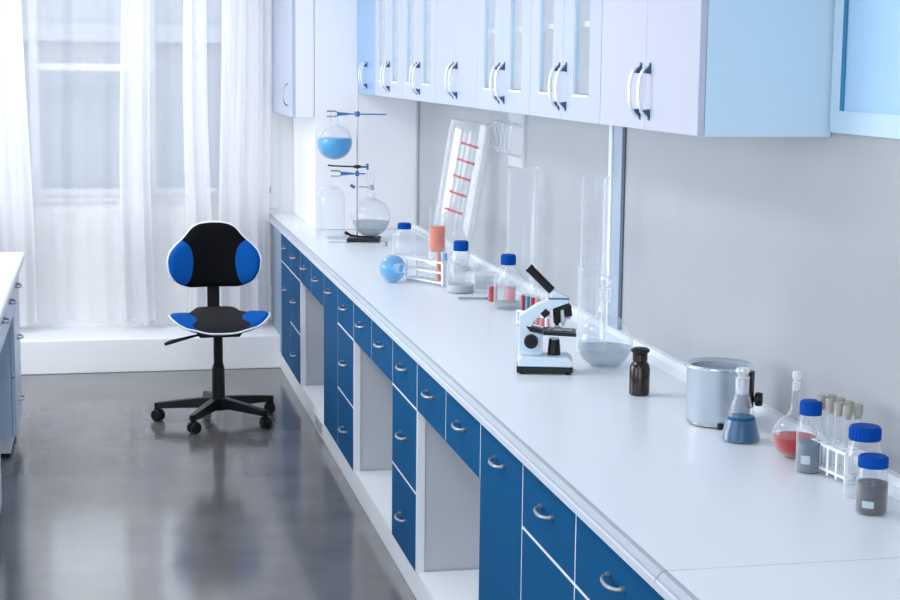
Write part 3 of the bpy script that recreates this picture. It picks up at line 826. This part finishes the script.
# tall cylinders
def cylinder(x, y, r, h, label, marks=True, a_m=-150):
    t = thing('measuring_cylinder', label, 'measuring cylinder', (x, y, ZK), group='tall measuring cylinders by the wall')
    lathe_part('glass_body', [(0, .012), (r*.96, .012), (r, .018), (r, h-.01), (r*1.08, h)], M['glass'], t)
    lathe_part('foot', [(0, 0), (r*1.25, 0), (r*1.25, .006), (r*.7, .012), (0, .012)], M['glass'], t)
    if marks:
        for k in range(7):
            z = h*.22 + h*.10*k; g = MB(); a0 = R(a_m); a1 = a0 + R(16 if k % 2 else 26)
            g.add([((r+d)*cos(a), (r+d)*sin(a), zz) for a in (a0, a1) for zz in (z, z+.0025) for d in (.0004, .0012)],
                  [(0,1,3,2), (4,6,7,5), (0,4,5,1), (2,3,7,6), (1,5,7,3), (0,2,6,4)])
            g.build('scale_mark', M['printgrey'], t)
    return t
cylinder(1.655, 6.36, .063, .53, 'wide tall clear cylinder standing behind the blue-capped bottle and red vial', False)
cylinder(1.618, 5.26, .045, .57, 'tall clear measuring cylinder right behind the big clear flask')
t = thing('glass_beaker', 'clear glass beaker standing between microscope and tall cylinder behind the big flask', 'beaker', (1.562, 5.09, ZK))
lathe_part('glass_body', [(0, .001), (.043, .001), (.046, .005), (.046, .285), (.050, .290)], M['glass'], t)

# vials near bottle C
def vial(x, y, label, lq, r=.019, h=.062):
    t = thing('vial', label, 'vial', (x, y, ZK), group='short vials of red liquid')
    lathe_part('glass_body', [(0, 0), (r, 0), (r, h*1.1), (r*.9, h*1.12)], M['glass'], t, 20)
    lathe_part('liquid', [(0, .001), (r*.94, .001), (r*.94, h), (0, h)], M[lq], t, 20)
vial(1.520, 6.30, 'short vial of dark red liquid left of the wide blue-capped bottle', 'dred', .020, .060)
vial(1.585, 6.27, 'short vial of pink liquid seen through the wide blue-capped bottle', 'pink', .024, .06)
# flat dishes and pen
for k, lab in enumerate(('bottom', 'middle', 'top')):
    t = thing('petri_dish', 'flat clear dish behind the dark red vial, %s of the stack of three' % lab, 'dish', (1.575, 6.72, ZK + .0205*k), group='stack of clear flat dishes')
    lathe_part('dish', [(0, 0), (.068, 0), (.068, .016)], M['frost'], t)
    lathe_part('lid', [(.071, .005), (.071, .0195), (0, .0195)], M['frost'], t)
t = thing('pen', 'dark slim pen lying on the worktop before the dark red vial', 'pen', (1.455, 6.36, ZK+.0045), R(-12))
MB().tube([(-.06, 0, 0), (.05, 0, 0)], .0042, 10).build('barrel', M['darkchrome'], t, smooth=True)
MB().tube([(.05, 0, 0), (.075, 0, 0)], [.0044, .0025], 10).build('pen_tip', M['clampblue'], t, smooth=True)
t = tag(MB().lathe([(0, 0), (.012, 0), (.009, .022), (0, .022)], (1.43, 8.32, ZK), 16).build('rubber_stopper', M['printgrey'], smooth=True),
        'tiny grey stopper on the worktop between retort stand and bottle', 'stopper')

# drying rack under the wall cabinets
t = thing('drying_rack', 'clear pegged drying rack on the wall above the tall cylinders', 'drying rack', (1.735, 6.86, 1.40))
Bx(.010, .024, -.13, .13, 0, .265).build('back_plate', M['frost'], t, .003)
for i in range(4):
    for j in range(2):
        y = -.11 + .073*i; z = .05 + .13*j
        MB().tube([(.010, y, z), (-.035, y, z+.012), (-.07, y, z+.04)], [.006, .005, .004], 8).build('peg', M['frost'], t, smooth=True)
for i in range(3):
    tt = thing('small_flask', 'small clear flask hanging upside down on the drying rack, %s' % ('window side', 'in the middle', 'camera side')[2-i], 'flask', (1.69, 6.86-.0735+.0735*i, 1.465), group='small flasks on the drying rack')
    lathe_part('glass_body', [(.010, 0), (.010, .05), (.030, .12), (.030, .128), (0, .129)], M['glass'], tt, 24)

# ------------------------------------------------------------------ retort stand group
t = thing('retort_stand', 'retort stand with black base plate and thin rod, blue clamps', 'retort stand', (1.322, 8.58, ZK), R(-14))
Bx(-.045, .125, -.085, .06, .006, .022).build('base_plate', M['black'], t, .003)
Bx(-.150, -.0455, -.085, .06, 0, .016).build('base_tray', M['steel'], t, .003)
MB().tube([(0, 0, .022), (0, 0, .845)], .0042, 12).build('rod', M['darkchrome'], t, smooth=True)
MB().tube([(-.06, -.05, .05), (-.03, -.05, .035), (.02, -.05, .028), (.10, -.05, .030)], [.010, .006, .004, .004], 8).build('base_clip', M['black'], t, smooth=True)
def clamp(z, x0, x1, label, m='clampblue', prongs=True, boss=.014):
    c = MB(); c.tube([(x0+.06, -.012, z), (x1, -.012, z)], .0035, 8)
    c.lathe([(0, -.016), (boss, -.012), (boss, .012), (0, .016)], (0, -.004, z), 14)
    o = c.build('clamp', M[m], t, smooth=True)
    MB().tube([(x0+.055, -.012, z), (x0+.12, -.012, z)], [.011, .005], 10).build('clamp_grip', M['clampblue'], o, smooth=True)
    if prongs:
        for s in (-1, 1):
            MB().tube([(x0+.058, -.012, z+.006*s), (x0+.045, -.012, z+.014*s), (x0, -.012, z+.014*s)], .0045, 8).build('prong', M['darkchrome'], o, smooth=True)
    return o
clamp(.672, -.160, .155, 'upper')
clamp(.358, -.140, .045, 'lower', boss=.010)
rg = MB(); rg.tube([(-.155, -.012, .402), (-.13, -.012, .398), (.05, -.012, .394)], .0042, 8); rg.lathe([(0, -.012), (.020, -.006), (.020, .006), (0, .012)], (0, -.004, .395), 14)
rg.build('support_arm', M['black'], t, smooth=True)
MB().tube([(.055, -.012, .380), (.055, -.012, .412)], .007, 10).build('screw_knob', M['clampblue'], t, smooth=True)
MB().tube([(-.035, -.012, .298), (-.012, -.012, .284)], .008, 8).build('clamp_screw', M['clampblue'], t, smooth=True)
MB().tube([(.01, -.012, .29), (.075, -.012, .286)], .0035, 8).build('neck_clamp', M['darkchrome'], t, smooth=True)
MB().tube([(.075, -.012, .273), (.075, -.012, .300)], .014, 12).build('neck_clamp_jaw', M['printgrey'], t, smooth=True)

t = thing('round_flask', 'round flask of light blue liquid held high by the retort stand clamp', 'flask', (1.203, 8.60, 1.425))
rr = .094
lathe_part('glass_body', [(0, -rr)] + arc_prof(rr, 0, -85, 74, 20) + [(.020, .100), (.019, .145), (.023, .148)], M['glass'], t)
lathe_part('liquid', [(0, -rr*.965)] + arc_prof(rr*.965, 0, -85, 12, 18) + [(0, rr*.965*sin(R(12)))], M['lblue'], t)
t = thing('round_flask', 'empty clear round flask held low behind the retort stand rod', 'flask', (1.405, 8.64, 1.020))
rr = .105
lathe_part('glass_body', [(0, -rr)] + arc_prof(rr, 0, -85, 76, 20) + [(.020, .115), (.018, .17), (.022, .24), (.024, .243)], M['glass'], t)
lathe_part('liquid', [(0, -rr*.965)] + arc_prof(rr*.965, 0, -85, -12, 12) + [(0, -rr*.965*sin(R(12)))], M['water'], t)
t = thing('bell_jar', 'tall clear domed jar on the worktop left of the retort stand', 'jar', (1.215, 8.84, ZK))
lathe_part('glass_dome', [(.080, 0), (.080, .20)] + arc_prof(.080, .20, 0, 80, 10) + [(.014, .285), (.016, .30), (0, .305)], M['glass'], t)
lathe_part('base', [(0, 0), (.088, 0), (.088, .008), (0, .008)], M['groundglass'], t)

# ------------------------------------------------------------------ microscope
ms = thing('microscope', 'pale blue and white microscope with black eyepiece on the worktop', 'microscope', (1.328, 4.80, ZK), R(-15))
SC = .00309
def q(u, v): return ((u-546)*SC, (374.6-v)*SC)
def mpoly(name, pts, d, m, parent=ms, bev=.002, y0=0):
    return MB().prism([q(*p) for p in pts], y0-d, y0+d).build(name, M[m], parent, bev)
foot = mpoly('base', [(518.5, 367), (518.5, 361), (522, 357), (569, 357), (573, 361), (573, 367)], .052, 'scope', bev=.004)
mpoly('base_skirt', [(517.5, 373), (517.5, 367.2), (573.5, 367.2), (573.5, 372)], .053, 'black', bev=.003)
for uu in (523, 569):
    for yy in (-.038, .038):
        x, z = q(uu, 374.5)
        MB().tube([(x, yy, .0), (x, yy, .006)], .008, 12).build('rubber_foot', M['black'], ms, smooth=True)
mpoly('arm', [(519, 357), (519, 318), (536, 306), (549, 300.3), (568, 300.3), (568, 304), (555, 309), (545, 314), (535, 322), (531.5, 328), (531.5, 333), (543, 336), (543, 357)], .020, 'scope', bev=.003)
mpoly('head', [(549, 299.5), (553, 291), (569, 299.5)], .019, 'scope', bev=.002)
mpoly('head_ring', [(548, 300.4), (548, 299.4), (569, 299.4), (569, 300.6)], .0205, 'scopeblue', bev=0)
a = q(527.5, 269.5); b = q(551, 292.5)
A = Vector((a[0], 0, a[1])); B = Vector((b[0], 0, b[1]))
MB().tube([A, A+(B-A)*.10, A+(B-A)*.101, B], [.0145, .0145, .0132, .0132], 24).build('eyepiece_tube', M['black'], ms, smooth=True)
MB().tube([A-(B-A)*.015, A], [.010, .0135], 24).build('eyepiece_lens', M['darkchrome'], ms, smooth=True)
def knob(name, u, v, r, y0, y1, m, parent=ms):
    x, z = q(u, v); return MB().tube([(x, y0, z), (x, y1, z)], r, 28).build(name, M[m], parent, bevel=.0015)
k = knob('focus_knob', 531.5, 342.5, .0215, -.042, -.0205, 'black'); knob('fine_knob', 531.5, 342.5, .012, -.052, -.0425, 'greyfabric', k)
k = knob('focus_knob', 531.5, 342.5, .0215, .0205, .042, 'black'); knob('fine_knob', 531.5, 342.5, .012, .0425, .052, 'greyfabric', k)
mpoly('stage_lever', [(540, 315), (545.5, 309.5), (550, 314.5), (544.5, 320)], .0215, 'black', bev=.002)
mpoly('turret', [(553, 309), (569, 305), (570, 308.5), (555, 313)], .018, 'black', bev=.003)
def objective(u0, v0, u1, v1, r0, r1, m, tip):
    a = q(u0, v0); b = q(u1, v1); A = Vector((a[0], 0, a[1])); B = Vector((b[0], 0, b[1]))
    o = MB().tube([A, B], [r0, r0*.95], 18).build('objective_lens', M[m], ms, smooth=True)
    MB().tube([B, B+(B-A)*.25], [r1, r1*.75], 18).build('lens_tip', M[tip], o, smooth=True)
objective(556, 310, 556.8, 325, .0110, .0065, 'black', 'black')
objective(566.5, 307, 568, 318, .0135, .0090, 'black', 'steel')
objective(562, 311, 563, 324, .0095, .006, 'steel', 'steel')
stg = mpoly('stage', [(543.2, 331.5), (576, 333), (576, 336.3), (543.2, 335)], .050, 'black', bev=.0015)
mpoly('stage_bracket', [(526, 327.5), (543, 331), (543, 334.8), (530, 333)], .0225, 'black', bev=.0015, y0=-.0)
mpoly('slide', [(553, 331.0), (572, 332.0), (572, 332.6), (553, 331.8)], .014, 'label', stg, bev=0)
x0, z0 = q(548, 331); x1, z1 = q(566, 332)
MB().tube([(x0, -.03, z0+.002), ((x0+x1)/2, -.02, z0+.012), (x1, -.012, z1+.002)], .003, 8).build('stage_clip', M['steel'], stg, smooth=True)
mx, _ = q(554.5, 0); _, za = q(0, 357); _, zb = q(0, 341.5)
MB().lathe([(0, za), (.0205, za), (.020, za+.01), (.0165, zb), (0, zb)], (mx, 0, 0), 24).build('lamp_housing', M['black'], ms, smooth=True)
MB().lathe([(0, zb), (.014, zb), (.014, zb+.004), (0, zb+.004)], (mx, 0, 0), 24).build('condenser', M['darkchrome'], ms, smooth=True)
